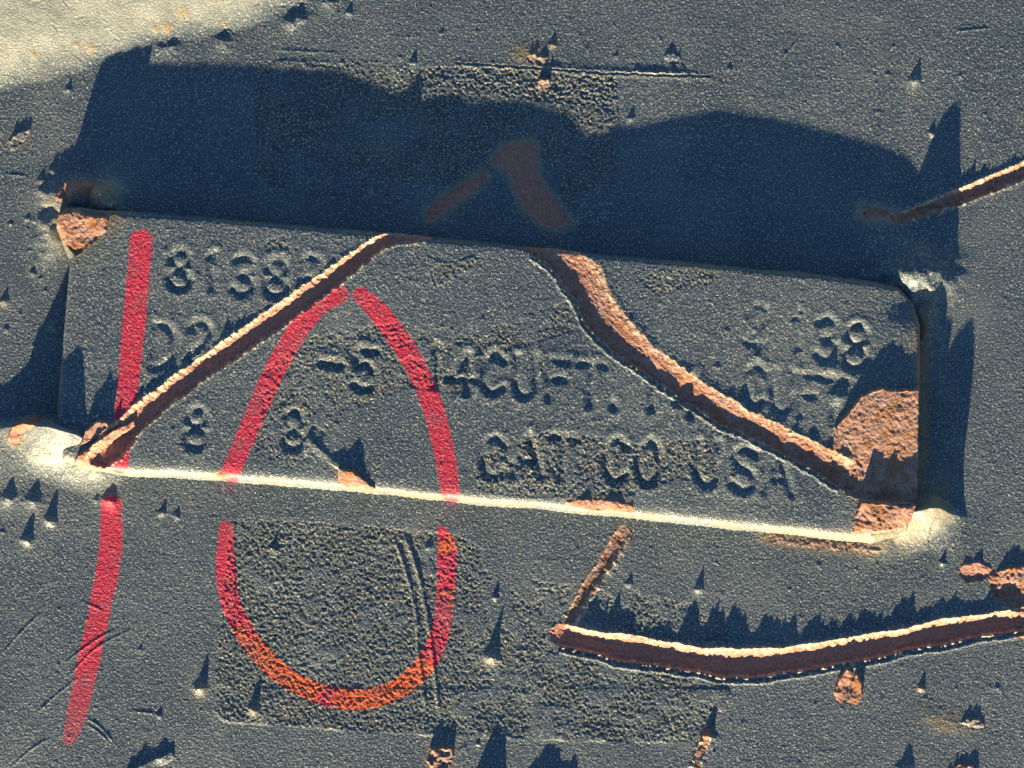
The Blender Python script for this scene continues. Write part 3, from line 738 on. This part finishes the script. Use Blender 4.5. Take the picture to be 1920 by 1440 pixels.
# curls on the lower edge
plt_.slab([(566, 828), (578, 818), (598, 838), (640, 872), (636, 882), (604, 862), (588, 848), (574, 862)], [2, 4, 4, 5, 2, 0, 0, 0], rust=0.0, name='paint_flake', stain=0, grain=0.5)
plt_.slab([(634, 876), (662, 882), (705, 916), (690, 924), (650, 914), (634, 900)], [6, 10, 7, 0, -2, 1], name='paint_flake', label='upturned rusty flake on the lower edge', stain=0.35)
plt_.slab([(1062, 940), (1095, 934), (1150, 936), (1188, 948), (1186, 962), (1120, 958), (1070, 950)], [3, 4, 4, 3, -3, -3, -2], name='rust_patch', ragged=3, stain=0.4)
plt_.slab([(400, 893), (412, 887), (428, 889), (426, 899)], [1, 2, 1, 0], name='rust_patch', stain=0.5)
# stains along edges
sd0 = signed(U, V, POLY)
plt_.m['stain'] = np.maximum(plt_.m['stain'], 0.5 * np.exp(-((sd0) / 9.0) ** 2) * np.clip(noise(U, V, 90, 77) * 2.4 + 0.15 + 0.4 * (U > 1250), 0, 1))
plt_.add('stain', allw, 0.8 * np.exp(-((sd0 + 2) / 10.0) ** 2) * (U > 1690) * (V > 580))
plt_.add('stain', allw, 0.75 * np.exp(-(((U - 205) / 30) ** 2 + ((V - 405) / 30) ** 2)))
plt_.add('stain', allw, 0.5 * np.exp(-(((U - 150) / 40) ** 2 + ((V - 420) / 60) ** 2)))
plt_.add('stain', allw, 0.45 * np.exp(-(((U - 190) / 90) ** 2 + ((V - 885) / 12) ** 2)))
plt_.add('stain', allw, 0.5 * np.exp(-(((U - 1600) / 140) ** 2 + ((V - 1006) / 12) ** 2)))
for u, v, L, r in ((1345, 688, 12, 8), (1420, 668, 14, 8), (905, 598, 9, 5), (828, 612, 8, 5), (1362, 620, 10, 5), (1415, 618, 9, 5), (1560, 690, 22, 14), (1572, 745, 36, 18), (1500, 590, 10, 6), (1620, 612, 14, 7)):
    plt_.nib(u, v, L, r)
for pts in ([(1315, 560), (1345, 565)], [(1560, 594), (1575, 597)], [(790, 612), (805, 618)], [(870, 730), (845, 770)], [(805, 478), (812, 520), (822, 545)], [(392, 490), (420, 500)], [(395, 498), (412, 506)]):
    plt_.scratch(pts, 1.8, 0.5, 0.9)
for k in range(60):
    plt_.nib(rs.uniform(150, 1700), rs.uniform(430, 1000), rs.uniform(3, 7), rs.uniform(2.5, 4.0), part=False)

for sh, sdd in ((pan, 11), (plt_, 12)):
    cl = np.clip(noise(sh.U, sh.V, 170, sdd) + 0.5 * noise(sh.U, sh.V, 60, sdd + 20) - 0.12, 0, 1)
    sh.m['chalk_and_sunlit'] = np.clip(np.maximum(sh.m['chalk_and_sunlit'], 0.45 * cl), 0, 1)
plt_.add('chalk_and_sunlit', allw, 0.22 * np.exp(-(((plt_.U - 1540) / 160) ** 2 + ((plt_.V - 650) / 110) ** 2)))
# ------------------------------------------------------------------ turn the sheets into objects
keep_pan = np.ones(pan.U.shape, bool)
wpl = pan.win(POLY, 10)
keep_pan[wpl] = signed(pan.U[wpl], pan.V[wpl], POLY) < 22
hmx = pan.H[wpl]
keep_pan[wpl] |= hmx > 8
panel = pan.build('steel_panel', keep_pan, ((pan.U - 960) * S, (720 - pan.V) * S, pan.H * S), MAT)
panel['kind'] = 'structure'
k = 1 - 39.0 / DCAM
plate = plt_.build('data_plate', keep_plate, ((plt_.U - 960) * k * S, (720 - plt_.V) * k * S, (plt_.H - 1.0) * S), MAT)
plate['label'] = 'grey painted stamped metal plate welded on the panel, red marker ten across it'
plate['category'] = 'plate'
for o in list(panel.children):
    if o.name.startswith('weld_bead'):
        o.parent = plate
